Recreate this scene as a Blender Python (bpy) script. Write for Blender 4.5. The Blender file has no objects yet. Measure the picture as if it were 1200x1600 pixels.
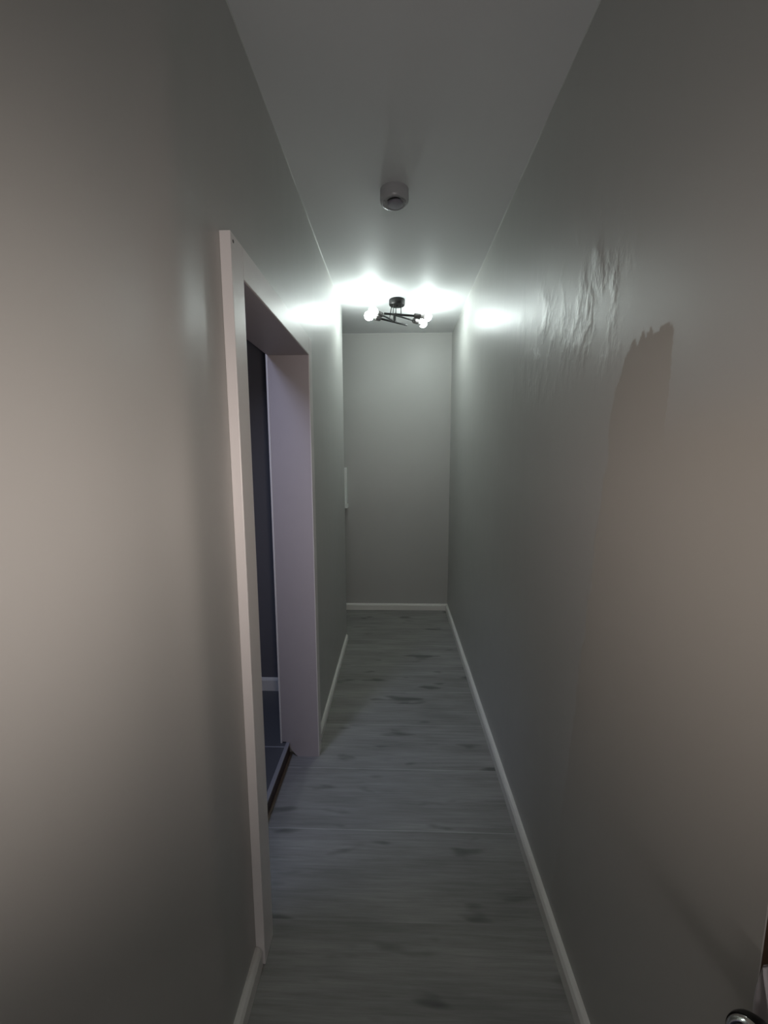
import bpy, bmesh, math, random
from mathutils import Vector, Matrix, noise

random.seed(7)
scene = bpy.context.scene
COL = scene.collection

# ------------------------------------------------------------------ camera
CAM = Vector((0.0, 0.0, 1.5))
F_PX, PITCH, YAW, ROLL = 648.59, -0.1334, 0.0317, -0.0030
cy, sy, cp, sp = math.cos(YAW), math.sin(YAW), math.cos(PITCH), math.sin(PITCH)
vf = Vector((-sy * cp, cy * cp, sp))
vr = Vector((cy, sy, 0.0))
vu = vr.cross(vf)
vr2 = vr * math.cos(ROLL) + vu * math.sin(ROLL)
vu2 = -vr * math.sin(ROLL) + vu * math.cos(ROLL)
cam_data = bpy.data.cameras.new('camera')
cam_data.sensor_fit = 'HORIZONTAL'
cam_data.sensor_width = 36.0
cam_data.lens = 36.0 * F_PX / 1200.0
cam_data.clip_start = 0.02
cam = bpy.data.objects.new('camera', cam_data)
COL.objects.link(cam)
m = Matrix((vr2, vu2, -vf)).transposed().to_4x4()
m.translation = CAM
cam.matrix_world = m
scene.camera = cam

# ------------------------------------------------------------------ world, light, exposure
LAMP_STRENGTH = 98.0
WARM_POWER = 11.0
SIDE_ROOM_POWER = 4.6
BEAM_POWER = 1.35
BEAM2_POWER = 0.8
world = bpy.data.worlds.new('world')
scene.world = world
world.use_nodes = True
world.node_tree.nodes['Background'].inputs[0].default_value = (0.5, 0.6, 0.8, 1)
world.node_tree.nodes['Background'].inputs[1].default_value = 0.02
scene.view_settings.view_transform = 'Standard'
scene.view_settings.look = 'None'
scene.view_settings.gamma = 1.0
scene.view_settings.use_curve_mapping = False
scene.view_settings.exposure = 0.0


def area(name, loc, direction, sx, sy_, power, color, spread=180):
    d = bpy.data.lights.new(name, 'AREA')
    d.shape = 'RECTANGLE'
    d.size, d.size_y = sx, sy_
    d.energy = power
    d.color = color
    d.spread = math.radians(spread)
    o = bpy.data.objects.new(name, d)
    COL.objects.link(o)
    o.location = loc
    o.rotation_euler = Vector(direction).to_track_quat('-Z', 'Y').to_euler()
    return o


# added fill behind the photographer, shining through the open doorway and up to the ceiling
area('back_room_fill', (0.03, -1.75, 1.30), (0, 1, 0.6), 0.7, 0.7, WARM_POWER, (0.93, 0.87, 0.87))
# dim blue light in the side room, unseen, placed high to shape its floor spill
area('side_room_light', (-0.82, 0.98, 2.32), (0.45, 0.25, -1), 0.22, 0.22, SIDE_ROOM_POWER, (0.60, 0.68, 1.0), 120)
# two added warm fills just behind the camera; narrow spread keeps the corners dark
area('camera_fill', (0.10, -0.05, 1.44), (-0.62, 1, -0.03), 0.10, 0.10, BEAM_POWER, (1.0, 0.86, 0.79), 84)
area('camera_fill', (-0.06, -0.05, 1.44), (0.50, 1, -0.02), 0.10, 0.10, BEAM2_POWER, (1.0, 0.86, 0.79), 84)

# ------------------------------------------------------------------ dimensions
XL, XR, ZC, YE = -0.417, 0.495, 2.604, 3.94
YLE = 3.28          # where the left wall stops
XWB = -0.56         # back of left wall
DY0, DY1, DZ = 1.115, 1.90, 1.945   # opening inside the lining
RF = 0.072          # side room floor level
YRS = 0.495         # near end of right wall


# ------------------------------------------------------------------ materials
def nm(name):
    mt = bpy.data.materials.new(name)
    mt.use_nodes = True
    nt = mt.node_tree
    return mt, nt, nt.nodes['Principled BSDF']


def N(nt, t, **kw):
    n = nt.nodes.new(t)
    for k, v in kw.items():
        setattr(n, k, v)
    return n


def sock(nt, v, inp):
    if isinstance(v, (int, float)):
        inp.default_value = v
    else:
        nt.links.new(v, inp)


def math_n(nt, op, a, b=None, c=None, clamp=False):
    n = N(nt, 'ShaderNodeMath', operation=op, use_clamp=clamp)
    sock(nt, a, n.inputs[0])
    if b is not None:
        sock(nt, b, n.inputs[1])
    if c is not None:
        sock(nt, c, n.inputs[2])
    return n.outputs[0]


def smooth(nt, v, lo, hi):
    n = N(nt, 'ShaderNodeMapRange', interpolation_type='SMOOTHSTEP')
    sock(nt, v, n.inputs[0])
    n.inputs[1].default_value = lo
    n.inputs[2].default_value = hi
    return n.outputs[0]


def noise_n(nt, vec, scale, detail=3, rough=0.5, mapping=None):
    if mapping:
        mp = N(nt, 'ShaderNodeMapping')
        mp.inputs['Scale'].default_value = mapping
        nt.links.new(vec, mp.inputs[0])
        vec = mp.outputs[0]
    n = N(nt, 'ShaderNodeTexNoise')
    n.inputs['Scale'].default_value = scale
    n.inputs['Detail'].default_value = detail
    n.inputs['Roughness'].default_value = rough
    nt.links.new(vec, n.inputs['Vector'])
    return n.outputs['Fac']


def paint(name, col, rough, var=0.03, bump=0.25, mode=None, spec=0.5):
    """rolled wall paint: fine orange peel, wide trowel waves, slight roughness drift"""
    mt, nt, b = nm(name)
    tc = N(nt, 'ShaderNodeTexCoord').outputs['Object']
    fine = noise_n(nt, tc, 240, 3, 0.6)
    wide = noise_n(nt, tc, 3.2, 3, 0.5, (1, 1, 0.45))
    mid = noise_n(nt, tc, 16, 4, 0.55, (1, 1, 0.35))
    hue = noise_n(nt, tc, 2.0, 2)
    mix = N(nt, 'ShaderNodeMix', data_type='RGBA')
    nt.links.new(hue, mix.inputs[0])
    mix.inputs[6].default_value = tuple(c * (1 - var) for c in col) + (1,)
    mix.inputs[7].default_value = tuple(c * (1 + var) for c in col) + (1,)
    nt.links.new(mix.outputs[2], b.inputs['Base Color'])
    r = math_n(nt, 'MULTIPLY_ADD', mid, 0.12, rough - 0.06)
    h = math_n(nt, 'MULTIPLY', fine, 0.00022)
    h = math_n(nt, 'MULTIPLY_ADD', mid, 0.0009, h)
    h = math_n(nt, 'MULTIPLY_ADD', wide, 0.006, h)
    if mode == 'right':
        sep = N(nt, 'ShaderNodeSeparateXYZ')
        nt.links.new(tc, sep.inputs[0])
        Y, Z = sep.outputs[1], sep.outputs[2]
        jag = noise_n(nt, tc, 26, 2, 0.5, (1, 1, 0.35))
        jag2 = noise_n(nt, tc, 60, 2)
        # left edge of the second, flatter coat
        edge = math_n(nt, 'MULTIPLY_ADD', Z, -0.115, 1.180)
        edge = math_n(nt, 'MULTIPLY_ADD', jag, 0.05, math_n(nt, 'SUBTRACT', edge, 0.025))
        d1 = math_n(nt, 'SUBTRACT', edge, Y)                 # >0 inside
        m1 = smooth(nt, d1, -0.006, 0.006)
        stepn = noise_n(nt, tc, 55, 1, 0.3, (1, 1, 0.15))
        stepq = math_n(nt, 'DIVIDE', math_n(nt, 'ROUND', math_n(nt, 'MULTIPLY', stepn, 9.0)), 9.0)
        ztop = math_n(nt, 'MULTIPLY_ADD', stepq, 0.07, 1.702)
        ztop = math_n(nt, 'MULTIPLY_ADD', smooth(nt, Y, 0.92, 1.0), -0.09, ztop)
        m2 = smooth(nt, math_n(nt, 'SUBTRACT', ztop, Z), -0.003, 0.003)
        right = smooth(nt, math_n(nt, 'SUBTRACT', Y, math_n(nt, 'MULTIPLY_ADD', jag2, 0.012, 0.79)), -0.002, 0.002)
        low = smooth(nt, math_n(nt, 'SUBTRACT', 1.64, Z), -0.01, 0.14)
        m3 = math_n(nt, 'MAXIMUM', right, low)
        fade = math_n(nt, 'MULTIPLY_ADD', smooth(nt, Z, 0.3, 1.1), 0.8, 0.2)
        mask = math_n(nt, 'MULTIPLY', math_n(nt, 'MULTIPLY', math_n(nt, 'MULTIPLY', m1, m2), m3), fade)
        r = math_n(nt, 'MULTIPLY_ADD', mask, 0.28, r)
        sp_ = math_n(nt, 'MULTIPLY_ADD', mask, -0.8 * spec, spec)
        nt.links.new(sp_, b.inputs['Specular IOR Level'])
        mx = N(nt, 'ShaderNodeMix', data_type='RGBA')
        nt.links.new(mask, mx.inputs[0])
        nt.links.new(mix.outputs[2], mx.inputs[6])
        mx.inputs[7].default_value = (col[0] * 1.0, col[1] * 0.96, col[2] * 0.92, 1)
        nt.links.new(mx.outputs[2], b.inputs['Base Color'])
        # badly filled plaster round the middle of the wall, high up
        reg = math_n(nt, 'MULTIPLY',
                     math_n(nt, 'MULTIPLY', smooth(nt, Y, 0.9, 1.05), smooth(nt, Y, 2.1, 1.35)),
                     math_n(nt, 'MULTIPLY', smooth(nt, Z, 1.62, 1.80), smooth(nt, Z, 2.25, 2.0)))
        lump = noise_n(nt, tc, 11, 4, 0.55, (1, 1, 0.6))
        h = math_n(nt, 'ADD', h, math_n(nt, 'MULTIPLY', math_n(nt, 'MULTIPLY', smooth(nt, lump, 0.42, 0.8), reg), 0.014))
    else:
        b.inputs['Specular IOR Level'].default_value = spec
    if mode == 'left':
        # the plaster swells towards the door casing
        sep = N(nt, 'ShaderNodeSeparateXYZ')
        nt.links.new(tc, sep.inputs[0])
        u = math_n(nt, 'DIVIDE', math_n(nt, 'SUBTRACT', sep.outputs[1], 0.84), 0.085)
        g = math_n(nt, 'POWER', 2.718, math_n(nt, 'MULTIPLY', math_n(nt, 'MULTIPLY', u, u), -1.0))
        h = math_n(nt, 'MULTIPLY_ADD', g, 0.046, h)
    nt.links.new(math_n(nt, 'MAXIMUM', r, 0.05), b.inputs['Roughness'])
    bp = N(nt, 'ShaderNodeBump')
    bp.inputs['Strength'].default_value = bump
    bp.inputs['Distance'].default_value = 1.0
    nt.links.new(h, bp.inputs['Height'])
    nt.links.new(bp.outputs[0], b.inputs['Normal'])
    return mt


def plain(name, col, rough=0.5, metal=0.0, scale=60, var=0.06, bump=0.0004, spec=0.5):
    mt, nt, b = nm(name)
    tc = N(nt, 'ShaderNodeTexCoord').outputs['Object']
    n = noise_n(nt, tc, scale, 3)
    mix = N(nt, 'ShaderNodeMix', data_type='RGBA')
    nt.links.new(n, mix.inputs[0])
    mix.inputs[6].default_value = tuple(c * (1 - var) for c in col) + (1,)
    mix.inputs[7].default_value = tuple(min(1, c * (1 + var)) for c in col) + (1,)
    nt.links.new(mix.outputs[2], b.inputs['Base Color'])
    b.inputs['Roughness'].default_value = rough
    b.inputs['Metallic'].default_value = metal
    b.inputs['Specular IOR Level'].default_value = spec
    bp = N(nt, 'ShaderNodeBump')
    bp.inputs['Strength'].default_value = 0.3
    nt.links.new(math_n(nt, 'MULTIPLY', n, bump), bp.inputs['Height'])
    nt.links.new(bp.outputs[0], b.inputs['Normal'])
    return mt


def floor_wood(name):
    mt, nt, b = nm(name)
    tc = N(nt, 'ShaderNodeTexCoord').outputs['Object']
    sep = N(nt, 'ShaderNodeSeparateXYZ')
    nt.links.new(tc, sep.inputs[0])
    Y = sep.outputs[1]
    # planks run across the hall, joints every 0.33 m
    P = 0.333
    q = math_n(nt, 'DIVIDE', math_n(nt, 'SUBTRACT', Y, 1.825 - 10 * P), P)
    idx = math_n(nt, 'FLOOR', q)
    fr = math_n(nt, 'FRACT', q)
    dj = math_n(nt, 'MULTIPLY', math_n(nt, 'MINIMUM', fr, math_n(nt, 'SUBTRACT', 1.0, fr)), P)
    joint = smooth(nt, dj, 0.0035, 0.0008)
    wn = N(nt, 'ShaderNodeTexWhiteNoise', noise_dimensions='1D')
    nt.links.new(idx, wn.inputs['W'])
    wn2 = N(nt, 'ShaderNodeTexWhiteNoise', noise_dimensions='1D')
    nt.links.new(math_n(nt, 'ROUND', q), wn2.inputs['W'])
    off = N(nt, 'ShaderNodeCombineXYZ')
    nt.links.new(math_n(nt, 'MULTIPLY', wn.outputs[0], 13.0), off.inputs[0])
    nt.links.new(math_n(nt, 'MULTIPLY', wn.outputs[0], 5.0), off.inputs[2])
    va = N(nt, 'ShaderNodeVectorMath', operation='ADD')
    nt.links.new(tc, va.inputs[0])
    nt.links.new(off.outputs[0], va.inputs[1])
    v = va.outputs[0]
    grain = noise_n(nt, v, 42, 5, 0.7, (0.09, 1.8, 1))
    band = noise_n(nt, v, 9, 3, 0.5, (0.25, 1.2, 1))
    knots = noise_n(nt, v, 5.5, 2, 0.4, (0.8, 2.6, 1))
    kn = smooth(nt, knots, 0.60, 0.74)
    val = math_n(nt, 'MULTIPLY_ADD', grain, 0.95, 0.52)
    val = math_n(nt, 'MULTIPLY', val, math_n(nt, 'MULTIPLY_ADD', band, 0.9, 0.55))
    val = math_n(nt, 'MULTIPLY', val, math_n(nt, 'MULTIPLY_ADD', kn, -0.50, 1.0))
    val = math_n(nt, 'MULTIPLY', val, math_n(nt, 'MULTIPLY_ADD', wn.outputs[0], 0.10, 0.95))
    jv = math_n(nt, 'MULTIPLY', joint, math_n(nt, 'MULTIPLY_ADD', noise_n(nt, tc, 6, 2), 1.0, -0.1))
    jv = math_n(nt, 'MULTIPLY', jv, math_n(nt, 'MULTIPLY_ADD', smooth(nt, Y, 1.2, 1.45), 0.9, 0.1))
    val = math_n(nt, 'MULTIPLY_ADD', jv, 1.1, val)
    mx = N(nt, 'ShaderNodeMix', data_type='RGBA', blend_type='MULTIPLY')
    mx.inputs[0].default_value = 1
    mx.inputs[6].default_value = (0.252, 0.247, 0.236, 1)
    cc = N(nt, 'ShaderNodeCombineColor')
    for i in range(3):
        nt.links.new(val, cc.inputs[i])
    nt.links.new(cc.outputs[0], mx.inputs[7])
    nt.links.new(mx.outputs[2], b.inputs['Base Color'])
    nt.links.new(math_n(nt, 'MULTIPLY_ADD', grain, 0.2, 0.42), b.inputs['Roughness'])
    b.inputs['Specular IOR Level'].default_value = 0.35
    bp = N(nt, 'ShaderNodeBump')
    bp.inputs['Strength'].default_value = 0.25
    nt.links.new(math_n(nt, 'MULTIPLY_ADD', joint, -0.0012, math_n(nt, 'MULTIPLY', grain, 0.0007)), bp.inputs['Height'])
    nt.links.new(bp.outputs[0], b.inputs['Normal'])
    return mt


def floor_tile(name):
    mt, nt, b = nm(name)
    tc = N(nt, 'ShaderNodeTexCoord').outputs['Object']
    mp = N(nt, 'ShaderNodeMapping')
    mp.inputs['Location'].default_value = (0.92, -1.87, 0)
    nt.links.new(tc, mp.inputs[0])
    br = N(nt, 'ShaderNodeTexBrick', offset=0.0)
    br.inputs['Scale'].default_value = 1.0
    br.inputs['Brick Width'].default_value = 0.6
    br.inputs['Row Height'].default_value = 0.6
    br.inputs['Mortar Size'].default_value = 0.003
    br.inputs['Color1'].default_value = (0.10, 0.105, 0.115, 1)
    br.inputs['Color2'].default_value = (0.11, 0.115, 0.125, 1)
    br.inputs['Mortar'].default_value = (0.35, 0.36, 0.38, 1)
    nt.links.new(mp.outputs[0], br.inputs['Vector'])
    nt.links.new(br.outputs['Color'], b.inputs['Base Color'])
    b.inputs['Roughness'].default_value = 0.3
    return mt


def emit(name, col, strength):
    mt, nt, b = nm(name)
    b.inputs['Base Color'].default_value = (0.9, 0.9, 0.9, 1)
    b.inputs['Emission Color'].default_value = col + (1,)
    b.inputs['Emission Strength'].default_value = strength
    b.inputs['Roughness'].default_value = 0.3
    return mt


WALLC = (0.45, 0.45, 0.43)
M_WALL = paint('satin_grey_wall_paint', WALLC, 0.43)
M_WALL_L = paint('satin_grey_wall_paint_left', WALLC, 0.41, mode='left', spec=0.8)
M_WALL_R = paint('satin_grey_wall_paint_with_flat_patch', WALLC, 0.40, mode='right', spec=0.8)
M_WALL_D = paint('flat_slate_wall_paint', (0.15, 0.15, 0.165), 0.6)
M_CEIL = paint('white_ceiling_paint', (0.78, 0.79, 0.79), 0.55, bump=0.2, spec=0.2)
M_FLOOR = floor_wood('grey_wood_laminate')
M_TILE = floor_tile('dark_grey_floor_tile')
M_TRIM = plain('white_gloss_trim_paint', (0.78, 0.77, 0.73), 0.35, var=0.03)
M_CASING = plain('satin_white_door_paint', (0.76, 0.735, 0.72), 0.38, var=0.02, scale=20)
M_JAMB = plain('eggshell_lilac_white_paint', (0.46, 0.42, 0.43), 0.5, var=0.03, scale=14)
M_RISER = plain('dark_brown_timber', (0.055, 0.03, 0.022), 0.5, var=0.3, scale=30)
M_STRIP = plain('worn_beige_edge_strip', (0.26, 0.21, 0.17), 0.5, var=0.2)
M_NOSE = plain('grey_metal_edge', (0.30, 0.30, 0.32), 0.4)
M_BLACK = plain('matte_black_metal', (0.018, 0.017, 0.017), 0.38, metal=0.6)
M_SOCKET = plain('smoked_dark_socket', (0.09, 0.08, 0.08), 0.3, metal=0.2)
M_PLASTIC = plain('white_plastic', (0.42, 0.42, 0.43), 0.26, var=0.02)
M_PLASTIC_D = plain('grey_plastic_insert', (0.28, 0.27, 0.31), 0.35, var=0.02)
M_SLOT = plain('black_slot', (0.01, 0.01, 0.01), 0.6)
M_BOX = plain('white_enamel', (0.85, 0.86, 0.84), 0.35, var=0.02)
M_CHROME = plain('polished_chrome', (0.75, 0.75, 0.72), 0.12, metal=1.0, var=0.02)
M_BROWN = plain('dark_brown_wood', (0.09, 0.045, 0.022), 0.45, var=0.35, scale=18)
M_PAPER = plain('off_white_card', (0.50, 0.47, 0.48), 0.7, var=0.05)
M_CAULK = plain('ceiling_paint_bead', (0.62, 0.63, 0.61), 0.4, var=0.03)
M_BULB = emit('lit_frosted_bulb', (0.89, 1.0, 0.97), LAMP_STRENGTH)
M_GLASS = plain('bulb_neck_plastic', (0.75, 0.73, 0.72), 0.35, var=0.02)


# ------------------------------------------------------------------ mesh helpers
def box(bm, x0, x1, y0, y1, z0, z1):
    vs = [bm.verts.new((x, y, z)) for x in (x0, x1) for y in (y0, y1) for z in (z0, z1)]
    for f in ((0, 1, 3, 2), (4, 6, 7, 5), (0, 4, 5, 1), (2, 3, 7, 6), (0, 2, 6, 4), (1, 5, 7, 3)):
        bm.faces.new([vs[i] for i in f])
    return vs


def prism(bm, pts, axis, a0, a1):
    """pts: 2-D outline in the plane across `axis` (x: (y,z), y: (x,z), z: (x,y))"""
    def mk(p, a):
        return {'x': (a, p[0], p[1]), 'y': (p[0], a, p[1]), 'z': (p[0], p[1], a)}[axis]
    A = [bm.verts.new(mk(p, a0)) for p in pts]
    B = [bm.verts.new(mk(p, a1)) for p in pts]
    bm.faces.new(A)
    bm.faces.new(B[::-1])
    n = len(pts)
    for i in range(n):
        j = (i + 1) % n
        bm.faces.new((A[i], B[i], B[j], A[j]))


def lathe(bm, prof, seg=48, mat=Matrix.Identity(4)):
    rings = []
    for r, z in prof:
        if r < 1e-6:
            rings.append([bm.verts.new(mat @ Vector((0, 0, z)))])
        else:
            rings.append([bm.verts.new(mat @ Vector((r * math.cos(2 * math.pi * k / seg), r * math.sin(2 * math.pi * k / seg), z))) for k in range(seg)])
    for a, b in zip(rings, rings[1:]):
        for k in range(seg):
            l = (k + 1) % seg
            if len(a) == 1 and len(b) > 1:
                bm.faces.new((a[0], b[k], b[l]))
            elif len(b) == 1 and len(a) > 1:
                bm.faces.new((a[k], b[0], a[l]))
            elif len(a) > 1:
                bm.faces.new((a[k], b[k], b[l], a[l]))


def axis_matrix(p, d):
    d = Vector(d).normalized()
    mt = d.to_track_quat('Z', 'Y').to_matrix().to_4x4()
    mt.translation = Vector(p)
    return mt


def rod(bm, p, q, r, seg=16, ends=True):
    p, q = Vector(p), Vector(q)
    L = (q - p).length
    prof = [(r, 0), (r, L)]
    if ends:
        e = r * 0.25
        prof = [(0, 0), (r - e, 0), (r, e), (r, L - e), (r - e, L), (0, L)]
    lathe(bm, prof, seg, axis_matrix(p, q - p))


def build(name, bm, mat, parent=None, smooth_=False, bevel=0.0, origin=None):
    bmesh.ops.recalc_face_normals(bm, faces=bm.faces)
    if origin is not None:
        bmesh.ops.translate(bm, verts=bm.verts, vec=-Vector(origin))
    me = bpy.data.meshes.new(name)
    bm.to_mesh(me)
    bm.free()
    me.materials.append(mat)
    if smooth_:
        for p in me.polygons:
            p.use_smooth = True
        me.set_sharp_from_angle(angle=math.radians(40))
    o = bpy.data.objects.new(name, me)
    COL.objects.link(o)
    if origin is not None:
        o.location = Vector(origin)
    if parent is not None:
        o.parent = parent
        if origin is not None:
            o.location = Vector(origin) - parent.location
        else:
            o.matrix_parent_inverse = Matrix.Translation(-parent.location)
    if bevel:
        md = o.modifiers.new('bevel', 'BEVEL')
        md.width = bevel
        md.segments = 2
        md.limit_method = 'ANGLE'
    return o


def struct(name, bm, mat, **kw):
    o = build(name, bm, mat, **kw)
    if o.parent is None:
        o['kind'] = 'structure'
    return o


def thing(name, loc, label, cat, group=None):
    o = bpy.data.objects.new(name, None)
    o.empty_display_size = 0.05
    COL.objects.link(o)
    o.location = loc
    o['label'] = label
    o['category'] = cat
    if group:
        o['group'] = group
    return o


def tag(o, label, cat, group=None):
    o['label'] = label
    o['category'] = cat
    if group:
        o['group'] = group
    return o


# ------------------------------------------------------------------ setting: hall
bm = bmesh.new()
box(bm, -1.42, XR + 0.25, -2.7, YE + 0.12, -0.08, 0.0)
struct('floor', bm, M_FLOOR)

bm = bmesh.new()
box(bm, -2.75, XR + 0.25, -2.7, YE + 0.12, ZC, ZC + 0.1)
struct('ceiling', bm, M_CEIL)

# left wall with the doorway
bm = bmesh.new()
box(bm, XWB, XL, -2.6, DY0 - 0.03, 0, ZC)
box(bm, XWB, XL, DY0 - 0.03, DY1 + 0.03, DZ + 0.03, ZC)
box(bm, XWB, XL, DY1 + 0.03, YLE, 0, ZC)
bmesh.ops.remove_doubles(bm, verts=bm.verts, dist=1e-5)
struct('wall_left', bm, M_WALL_L)

bm = bmesh.new()
box(bm, XR, XR + 0.11, YRS, YE, 0, ZC)
box(bm, XR, XR + 0.11, -2.6, -0.37, 0, ZC)
box(bm, XR, XR + 0.11, -0.37, YRS, 2.03, ZC)
bmesh.ops.remove_doubles(bm, verts=bm.verts, dist=1e-5)
struct('wall_right', bm, M_WALL_R)

bm = bmesh.new()
box(bm, -1.42, XR + 0.11, YE, YE + 0.12, 0, ZC)
struct('wall_end', bm, M_WALL)

bm = bmesh.new()
box(bm, -1.42, -1.30, 2.57, YE, 0, ZC)
struct('wall_recess', bm, M_WALL)

# doorway behind the photographer, open to the room with the added fill
bm = bmesh.new()
box(bm, XL, -0.36, -1.5, -1.4, 0, ZC)
box(bm, 0.42, XR, -1.5, -1.4, 0, ZC)
box(bm, -0.36, 0.42, -1.5, -1.4, 2.0, ZC)
bmesh.ops.remove_doubles(bm, verts=bm.verts, dist=1e-5)
struct('wall_back', bm, M_WALL)
bm = bmesh.new()
box(bm, XWB, XR + 0.11, -2.7, -2.6, 0, ZC)
struct('wall_beyond', bm, M_WALL)

# ------------------------------------------------------------------ side room
bm = bmesh.new()
box(bm, -2.5, -0.556, -0.6, 2.375, 0.0, RF)
box(bm, -0.556, -0.549, DY0, DY1, 0.0, RF)
struct('floor_side_room', bm, M_TILE)
bm = bmesh.new()
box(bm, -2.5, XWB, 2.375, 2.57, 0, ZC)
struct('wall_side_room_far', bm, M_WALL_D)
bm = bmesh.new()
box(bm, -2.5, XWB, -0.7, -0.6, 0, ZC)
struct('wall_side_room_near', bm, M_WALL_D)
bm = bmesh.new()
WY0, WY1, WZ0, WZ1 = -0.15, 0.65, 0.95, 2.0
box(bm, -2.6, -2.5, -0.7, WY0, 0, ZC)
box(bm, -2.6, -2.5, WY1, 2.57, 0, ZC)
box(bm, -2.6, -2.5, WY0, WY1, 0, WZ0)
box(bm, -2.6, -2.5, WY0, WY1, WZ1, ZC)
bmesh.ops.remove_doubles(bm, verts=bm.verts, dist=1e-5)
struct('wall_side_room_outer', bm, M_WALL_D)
bm = bmesh.new()
for a, b_ in ((WY0, WY0 + 0.05), (WY1 - 0.05, WY1)):
    box(bm, -2.57, -2.52, a, b_, WZ0, WZ1)
box(bm, -2.57, -2.52, WY0 + 0.05, WY1 - 0.05, WZ0, WZ0 + 0.05)
box(bm, -2.57, -2.52, WY0 + 0.05, WY1 - 0.05, WZ1 - 0.05, WZ1)
struct('window_1', bm, M_TRIM)


def skirting(name, pts, t_dir, h=0.062, t=0.02, mat=M_TRIM, z=0.0):
    """chamfered board along the segment pts on the wall, standing t proud along t_dir"""
    (x0, y0), (x1, y1) = pts
    bm = bmesh.new()
    prof = [(0, 0), (t, 0), (t, h - 0.014), (t - 0.006, h - 0.004), (t - 0.013, h), (0, h)]
    n = 24
    rows = []
    for i in range(n + 1):
        f = i / n
        cx_, cy_ = x0 + (x1 - x0) * f, y0 + (y1 - y0) * f
        w = 0.0010 * noise.noise(Vector((cx_ * 3, cy_ * 3, 4.2)))
        rows.append([bm.verts.new((cx_ + t_dir[0] * (a + (w if a > 0 else 0)), cy_ + t_dir[1] * (a + (w if a > 0 else 0)), z + b)) for a, b in prof])
    for r0, r1 in zip(rows, rows[1:]):
        for k in range(len(prof)):
            l = (k + 1) % len(prof)
            bm.faces.new((r0[k], r1[k], r1[l], r0[l]))
    bm.faces.new(rows[0])
    bm.faces.new(rows[-1][::-1])
    return struct(name, bm, mat)


skirting('baseboard_right', ((XR, YRS), (XR, YE - 0.02)), (-1, 0))
skirting('baseboard_end', ((-1.28, YE), (XR, YE)), (0, -1))
skirting('baseboard_left', ((XL, 1.965), (XL, YLE - 0.035)), (1, 0), h=0.048, t=0.016)
skirting('baseboard_left_near', ((XL, -1.4), (XL, 1.033)), (1, 0))
skirting('baseboard_side_room', ((-2.5, 2.375), (XWB, 2.375)), (0, -1), h=0.082, t=0.014, z=RF)


# ------------------------------------------------------------------ ceiling line: wobbling bead of ceiling paint
def bead(name, p, q, r, amp, seed):
    bm = bmesh.new()
    p, q = Vector(p), Vector(q)
    n = 160
    rings = []
    d = (q - p).normalized()
    side = Vector((0, 0, 1)).cross(d).normalized()
    for i in range(n + 1):
        c = p.lerp(q, i / n)
        s = c.dot(d)
        rr = r * max(0.25, 1 + 1.4 * noise.noise(Vector((s * 7, seed, 0))))
        dz = amp * (noise.noise(Vector((s * 4, seed + 5, 0))) - 0.2)
        ring = []
        for k in range(8):
            a = 2 * math.pi * k / 8
            ring.append(bm.verts.new(c + Vector((0, 0, -abs(dz) * 0.4 + rr * math.sin(a))) + side * rr * 0.6 * math.cos(a)))
        rings.append(ring)
    for a, b in zip(rings, rings[1:]):
        for k in range(8):
            l = (k + 1) % 8
            bm.faces.new((a[k], a[l], b[l], b[k]))
    bm.faces.new(rings[0])
    bm.faces.new(rings[-1][::-1])
    return struct(name, bm, M_CAULK, smooth_=True)


bead('trim_1', (XL, -0.2, ZC - 0.001), (XL, YLE, ZC - 0.001), 0.003, 0.008, 1.3)
bead('trim_2', (XR, YRS, ZC - 0.001), (XR, YE, ZC - 0.001), 0.0025, 0.008, 7.9)
bead('trim_3', (-0.6, YE, ZC - 0.001), (XR, YE, ZC - 0.001), 0.002, 0.006, 3.1)

# ------------------------------------------------------------------ door lining and casing
door = bpy.data.objects.new('door_1', None)
COL.objects.link(door)
door.location = (XL, (DY0 + DY1) / 2, 0)
door['kind'] = 'structure'
CX = -0.390     # casing face
W = 0.080
bm = bmesh.new()    # lining: three boards
box(bm, -0.575, CX - 0.004, DY0 - 0.029, DY0, 0.0, DZ)
build('near_jamb', bm, M_CASING, door)
bm = bmesh.new()
prism(bm, [(-0.575, RF + 0.006), (-0.556, RF + 0.006), (-0.534, 0.038), (-0.512, 0.012), (-0.50, 0.0), (CX - 0.004, 0.0), (CX - 0.004, DZ), (-0.575, DZ)], 'y', DY1, DY1 + 0.029)
build('far_jamb', bm, M_JAMB, door)
bm = bmesh.new()
box(bm, -0.575, CX - 0.004, DY0 - 0.029, DY1 + 0.029, DZ, DZ + 0.029)
build('head_jamb', bm, M_JAMB, door)
bm = bmesh.new()    # casing on the hall side
box(bm, XL, CX, DY0 - W, DY0 - 0.001, 0.0, DZ + W)
build('casing', bm, M_CASING, door, bevel=0.002)
bm = bmesh.new()
box(bm, XL, CX, DY1 + 0.001, DY1 + 0.062, 0.0, DZ + W)
build('casing', bm, M_CASING, door, bevel=0.002)
bm = bmesh.new()
box(bm, XL, CX, DY0 - 0.001, DY1 + 0.001, DZ + 0.001, DZ + W)
build('casing', bm, M_CASING, door, bevel=0.002)
bm = bmesh.new()    # back casing strip in the side room
box(bm, -0.584, -0.5755, DY1 - 0.002, DY1 + 0.06, RF, DZ + 0.06)
build('back_casing', bm, M_CASING, door)
# screw in the top near corner
bm = bmesh.new()
lathe(bm, [(0, 0.0012), (0.0035, 0.0010), (0.004, 0.0)], 20, axis_matrix((CX, DY0 - 0.064, DZ + 0.062), (1, 0, 0)))
build('screw_head', bm, M_SOCKET, door)
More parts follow.
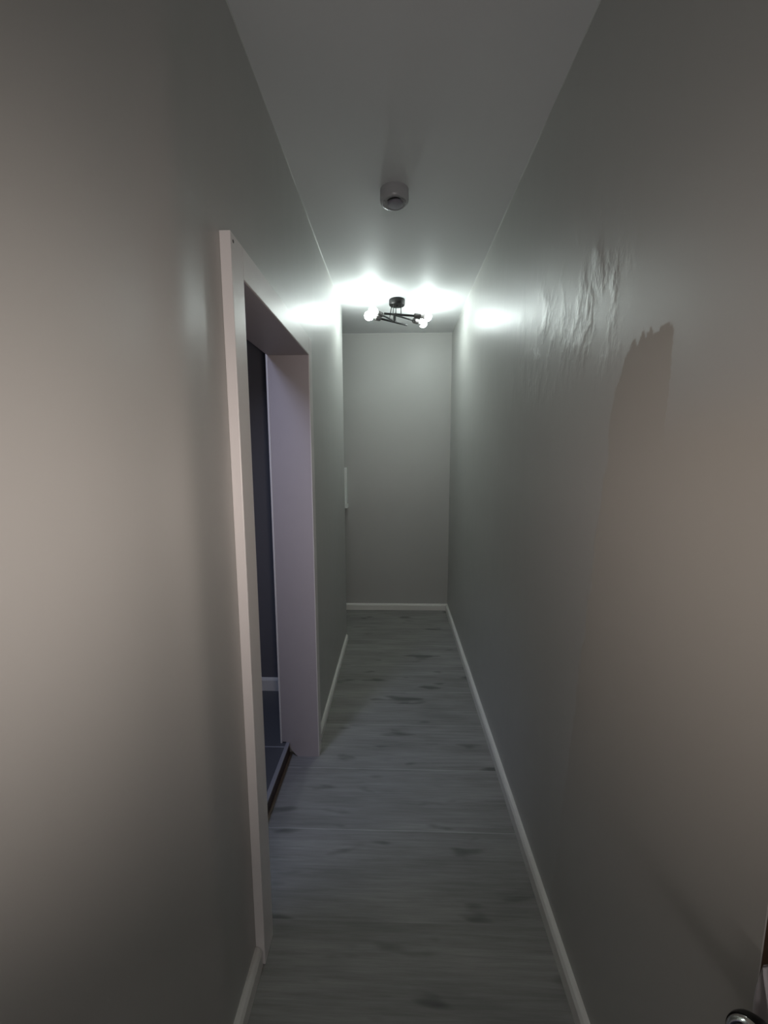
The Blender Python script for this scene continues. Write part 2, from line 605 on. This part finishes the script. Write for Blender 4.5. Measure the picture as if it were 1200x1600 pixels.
# threshold
bm = bmesh.new()
box(bm, -0.548, -0.540, DY0, DY1, 0.008, RF - 0.004)
build('threshold_riser', bm, M_RISER, door)
bm = bmesh.new()
box(bm, -0.556, -0.537, DY0, DY1, RF - 0.004, RF + 0.004)
build('threshold_nosing', bm, M_NOSE, door, bevel=0.002)
bm = bmesh.new()
box(bm, -0.548, -0.531, DY0, DY1, 0.0, 0.008)
build('threshold_strip', bm, M_STRIP, door)

# ------------------------------------------------------------------ smoke alarm
AX, AY = -0.013, 1.905
alarm = thing('smoke_alarm', (AX, AY, ZC), 'round white smoke alarm on the hall ceiling nearer than the lamp', 'smoke alarm')
bm = bmesh.new()
lathe(bm, [(0.0, ZC), (0.060, ZC), (0.060, ZC - 0.006), (0.0595, ZC - 0.008), (0.0, ZC - 0.008)], 64, Matrix.Translation((AX, AY, 0)))
build('base_plate', bm, M_PLASTIC, alarm, smooth_=True)
bm = bmesh.new()
lathe(bm, [(0.0, ZC - 0.0085), (0.060, ZC - 0.0085), (0.0605, ZC - 0.036), (0.059, ZC - 0.044), (0.055, ZC - 0.049),
           (0.050, ZC - 0.050), (0.045, ZC - 0.046), (0.040, ZC - 0.0455), (0.0, ZC - 0.0455)], 64, Matrix.Translation((AX, AY, 0)))
build('cover', bm, M_PLASTIC, alarm, smooth_=True)
bm = bmesh.new()
lathe(bm, [(0.0, ZC - 0.0456), (0.032, ZC - 0.0456), (0.032, ZC - 0.052), (0.028, ZC - 0.056), (0.0, ZC - 0.058)], 48, Matrix.Translation((AX + 0.004, AY + 0.004, 0)))
build('sensor_dome', bm, M_PLASTIC_D, alarm, smooth_=True)
bm = bmesh.new()   # curved sounder slot on the side next to the camera
pts_o, pts_i = [], []
for k in range(17):
    a = math.radians(205 + 100 * k / 16)
    t = 0.0035 * math.sin(math.pi * k / 16) + 0.0004
    pts_o.append((AX + 0.004 + (0.037 + t) * math.cos(a), AY + 0.004 + (0.037 + t) * math.sin(a)))
    pts_i.append((AX + 0.004 + (0.037 - t) * math.cos(a), AY + 0.004 + (0.037 - t) * math.sin(a)))
prism(bm, pts_o + pts_i[::-1], 'z', ZC - 0.0470, ZC - 0.0450)
build('sounder_slot', bm, M_SLOT, alarm)
bm = bmesh.new()
box(bm, AX - 0.047, AX - 0.039, AY - 0.012, AY + 0.002, ZC - 0.051, ZC - 0.044)
build('catch', bm, M_PLASTIC, alarm)
bm = bmesh.new()
box(bm, AX + 0.039, AX + 0.047, AY - 0.012, AY + 0.002, ZC - 0.051, ZC - 0.044)
build('catch', bm, M_PLASTIC, alarm)

# ------------------------------------------------------------------ ceiling lamp
LX, LY = -0.002, 3.13
lamp = thing('ceiling_lamp', (LX, LY, ZC), 'black ceiling lamp with four crossed arms and round lit bulbs', 'ceiling lamp')
bm = bmesh.new()
lathe(bm, [(0, ZC), (0.055, ZC), (0.057, ZC - 0.004), (0.057, ZC - 0.034), (0.053, ZC - 0.040), (0, ZC - 0.040)], 48, Matrix.Translation((LX, LY, 0)))
lathe(bm, [(0.006, ZC - 0.040), (0.006, ZC - 0.046), (0.0, ZC - 0.048)], 16, Matrix.Translation((LX, LY, 0)))
build('canopy', bm, M_BLACK, lamp, smooth_=True)
ZA = 2.487


def px_on(px, py, z):
    """camera-independent copy of measured positions: a point at height z"""
    v = vf * F_PX + vr2 * (px - 600) + vu2 * (800 - py)
    return CAM + v * ((z - CAM.z) / v.z)


arms = [  # tail point, bulb centre (measured), arm height
    ((600, 490), (668, 495), ZA + 0.004, 0.0075),
    ((612, 491), (661, 505), ZA - 0.010, 0.006),
    ((620, 503), (583, 486), ZA + 0.000, 0.006),
    ((636, 508), (576, 493.5), ZA - 0.012, 0.007),
]
rod_x = [(-0.035, -0.02), (-0.020, 0.02), (0.022, -0.02), (0.034, 0.02)]
for (tail, bulb, z, r), (ox, oy) in zip(arms, rod_x):
    T, B = px_on(*tail, z), px_on(*bulb, z)
    d = (B - T).normalized()
    S = B - d * 0.100          # start of the socket
    bm = bmesh.new()
    rod(bm, T, S, r)
    arm = build('arm', bm, M_BLACK, lamp, smooth_=True)
    bm = bmesh.new()
    lathe(bm, [(0, 0), (0.014, 0), (0.0175, 0.003), (0.0185, 0.008), (0.0185, 0.044), (0.0165, 0.046), (0.0, 0.046)], 32, axis_matrix(S, d))
    build('socket', bm, M_SOCKET, arm, smooth_=True)
    bm = bmesh.new()
    lathe(bm, [(0.0, 0.046), (0.0135, 0.046), (0.0140, 0.058), (0.019, 0.070), (0.024, 0.0745), (0.0, 0.0745)], 32, axis_matrix(S, d))
    nk = build('bulb_neck', bm, M_GLASS, arm, smooth_=True)
    bm = bmesh.new()
    R_ = 0.030
    prof = [(R_ * math.sin(math.pi * t / 20), 0.100 - R_ * math.cos(math.pi * t / 20)) for t in range(21)]
    prof = [(0 if i in (0, 20) else a, b) for i, (a, b) in enumerate(prof)]
    lathe(bm, prof, 32, axis_matrix(S, d))
    build('bulb', bm, M_BULB, arm, smooth_=True)
    # suspension rod
    cx_, cy_ = LX + ox, LY + oy
    # closest point of the arm to the rod foot
    t = max(0.0, min(1.0, (Vector((cx_, cy_, z)) - T).dot(S - T) / (S - T).length_squared))
    foot = T.lerp(S, t)
    off2 = Vector((foot.x - LX, foot.y - LY))
    if off2.length > 0.046:
        off2 *= 0.046 / off2.length
    cx_, cy_ = LX + off2.x, LY + off2.y
    bm = bmesh.new()
    rod(bm, foot, (cx_, cy_, ZC - 0.038), 0.0032, 12)
    build('drop_rod', bm, M_BLACK, lamp, smooth_=True)
# central hub screw under the arms
bm = bmesh.new()
rod(bm, (LX - 0.02, LY, ZA - 0.030), (LX - 0.02, LY, ZA + 0.012), 0.007, 16)
build('hub_pin', bm, M_BLACK, lamp, smooth_=True)

# ------------------------------------------------------------------ fuse box on the end wall
fb = thing('fuse_box', (-0.60, YE, 1.02), 'white fuse box on the end wall, half hidden by the left wall corner', 'fuse box')
bm = bmesh.new()
box(bm, -0.80, -0.465, YE - 0.075, YE - 0.001, 1.015, 1.055)
build('lower_cover', bm, M_BOX, fb, bevel=0.004)
bm = bmesh.new()
box(bm, -0.80, -0.475, YE - 0.065, YE - 0.001, 1.055, 1.395)
build('housing', bm, M_BOX, fb, bevel=0.004)
bm = bmesh.new()
box(bm, -0.79, -0.505, YE - 0.082, YE - 0.066, 1.075, 1.375)
build('flap', bm, M_BOX, fb, bevel=0.003)

# ------------------------------------------------------------------ brown door in the right wall, right beside the camera
d2 = bpy.data.objects.new('door_2', None)
COL.objects.link(d2)
d2.location = (XR + 0.03, 0.06, 0)
d2['kind'] = 'structure'
bm = bmesh.new()
box(bm, XR + 0.002, XR + 0.041, -0.365, YRS - 0.0005, 0.006, 2.025)
for z0, z1 in ((0.15, 0.62), (0.95, 1.85)):
    for y0, y1 in ((-0.25, 0.02), (0.12, 0.38)):
        box(bm, XR - 0.003, XR + 0.003, y0, y1, z0, z1)
build('door_leaf', bm, M_BROWN, d2)
KZ = 0.752
KY = 0.462
bm = bmesh.new()
lathe(bm, [(0, 0), (0.027, 0), (0.027, 0.004), (0.022, 0.007), (0, 0.007)], 40, axis_matrix((XR + 0.002, KY, KZ), (-1, 0, 0)))
kp = build('knob_rose', bm, M_BLACK, d2, smooth_=True)
bm = bmesh.new()
prof = [(0, 0.006), (0.010, 0.006), (0.010, 0.026), (0.016, 0.034), (0.024, 0.042), (0.028, 0.052), (0.0285, 0.060), (0.0275, 0.066)]
lathe(bm, prof + [(0, 0.066)], 48, axis_matrix((XR + 0.004, KY, KZ), (-1, -0.42, 0.34)))
kb = build('knob', bm, M_BLACK, d2, smooth_=True)
bm = bmesh.new()
prof = [(0, 0.0662), (0.0262, 0.0662)] + [(0.026 * math.cos(math.pi / 2 * t / 8), 0.0665 + 0.016 * math.sin(math.pi / 2 * t / 8)) for t in range(8)] + [(0, 0.0825)]
lathe(bm, prof, 48, axis_matrix((XR + 0.004, KY, KZ), (-1, -0.42, 0.34)))
kb2 = build('chrome_cap', bm, M_CHROME, kb, smooth_=True)

# pale cloth hanging over the neck of the knob
bm = bmesh.new()
NU, NV = 14, 30
def cloth_pt(u, v, off):
    z = 0.835 - 0.30 * v
    left = 0.478 + 0.006 * math.sin(v * 9) + 0.010 * v
    right = 0.476 - 0.060 * min(1.0, v * 2.2)
    if v < 0.02:
        right = left - 0.004
    y = left + (right - left) * u
    x = XR - 0.006 - 0.004 * math.sin(u * 9 + v * 3) - 0.004 * u - off
    return (x, y, z)
for off in (0, 0.0022):
    g = [[bm.verts.new(cloth_pt(u / NU, v / NV, off)) for u in range(NU + 1)] for v in range(NV + 1)]
    for v in range(NV):
        for u in range(NU):
            bm.faces.new((g[v][u], g[v][u + 1], g[v + 1][u + 1], g[v + 1][u]))
    if off == 0:
        g0 = g
for v in range(NV):
    for u in (0, NU):
        bm.faces.new((g0[v][u], g0[v + 1][u], g[v + 1][u], g[v][u]))
for u in range(NU):
    for v in (0, NV):
        bm.faces.new((g0[v][u], g0[v][u + 1], g[v][u + 1], g[v][u]))
cl = build('cloth', bm, M_PAPER, None, smooth_=True)
tag(cl, 'pale cloth hanging beside the near end of the right wall, behind the round knob', 'cloth')
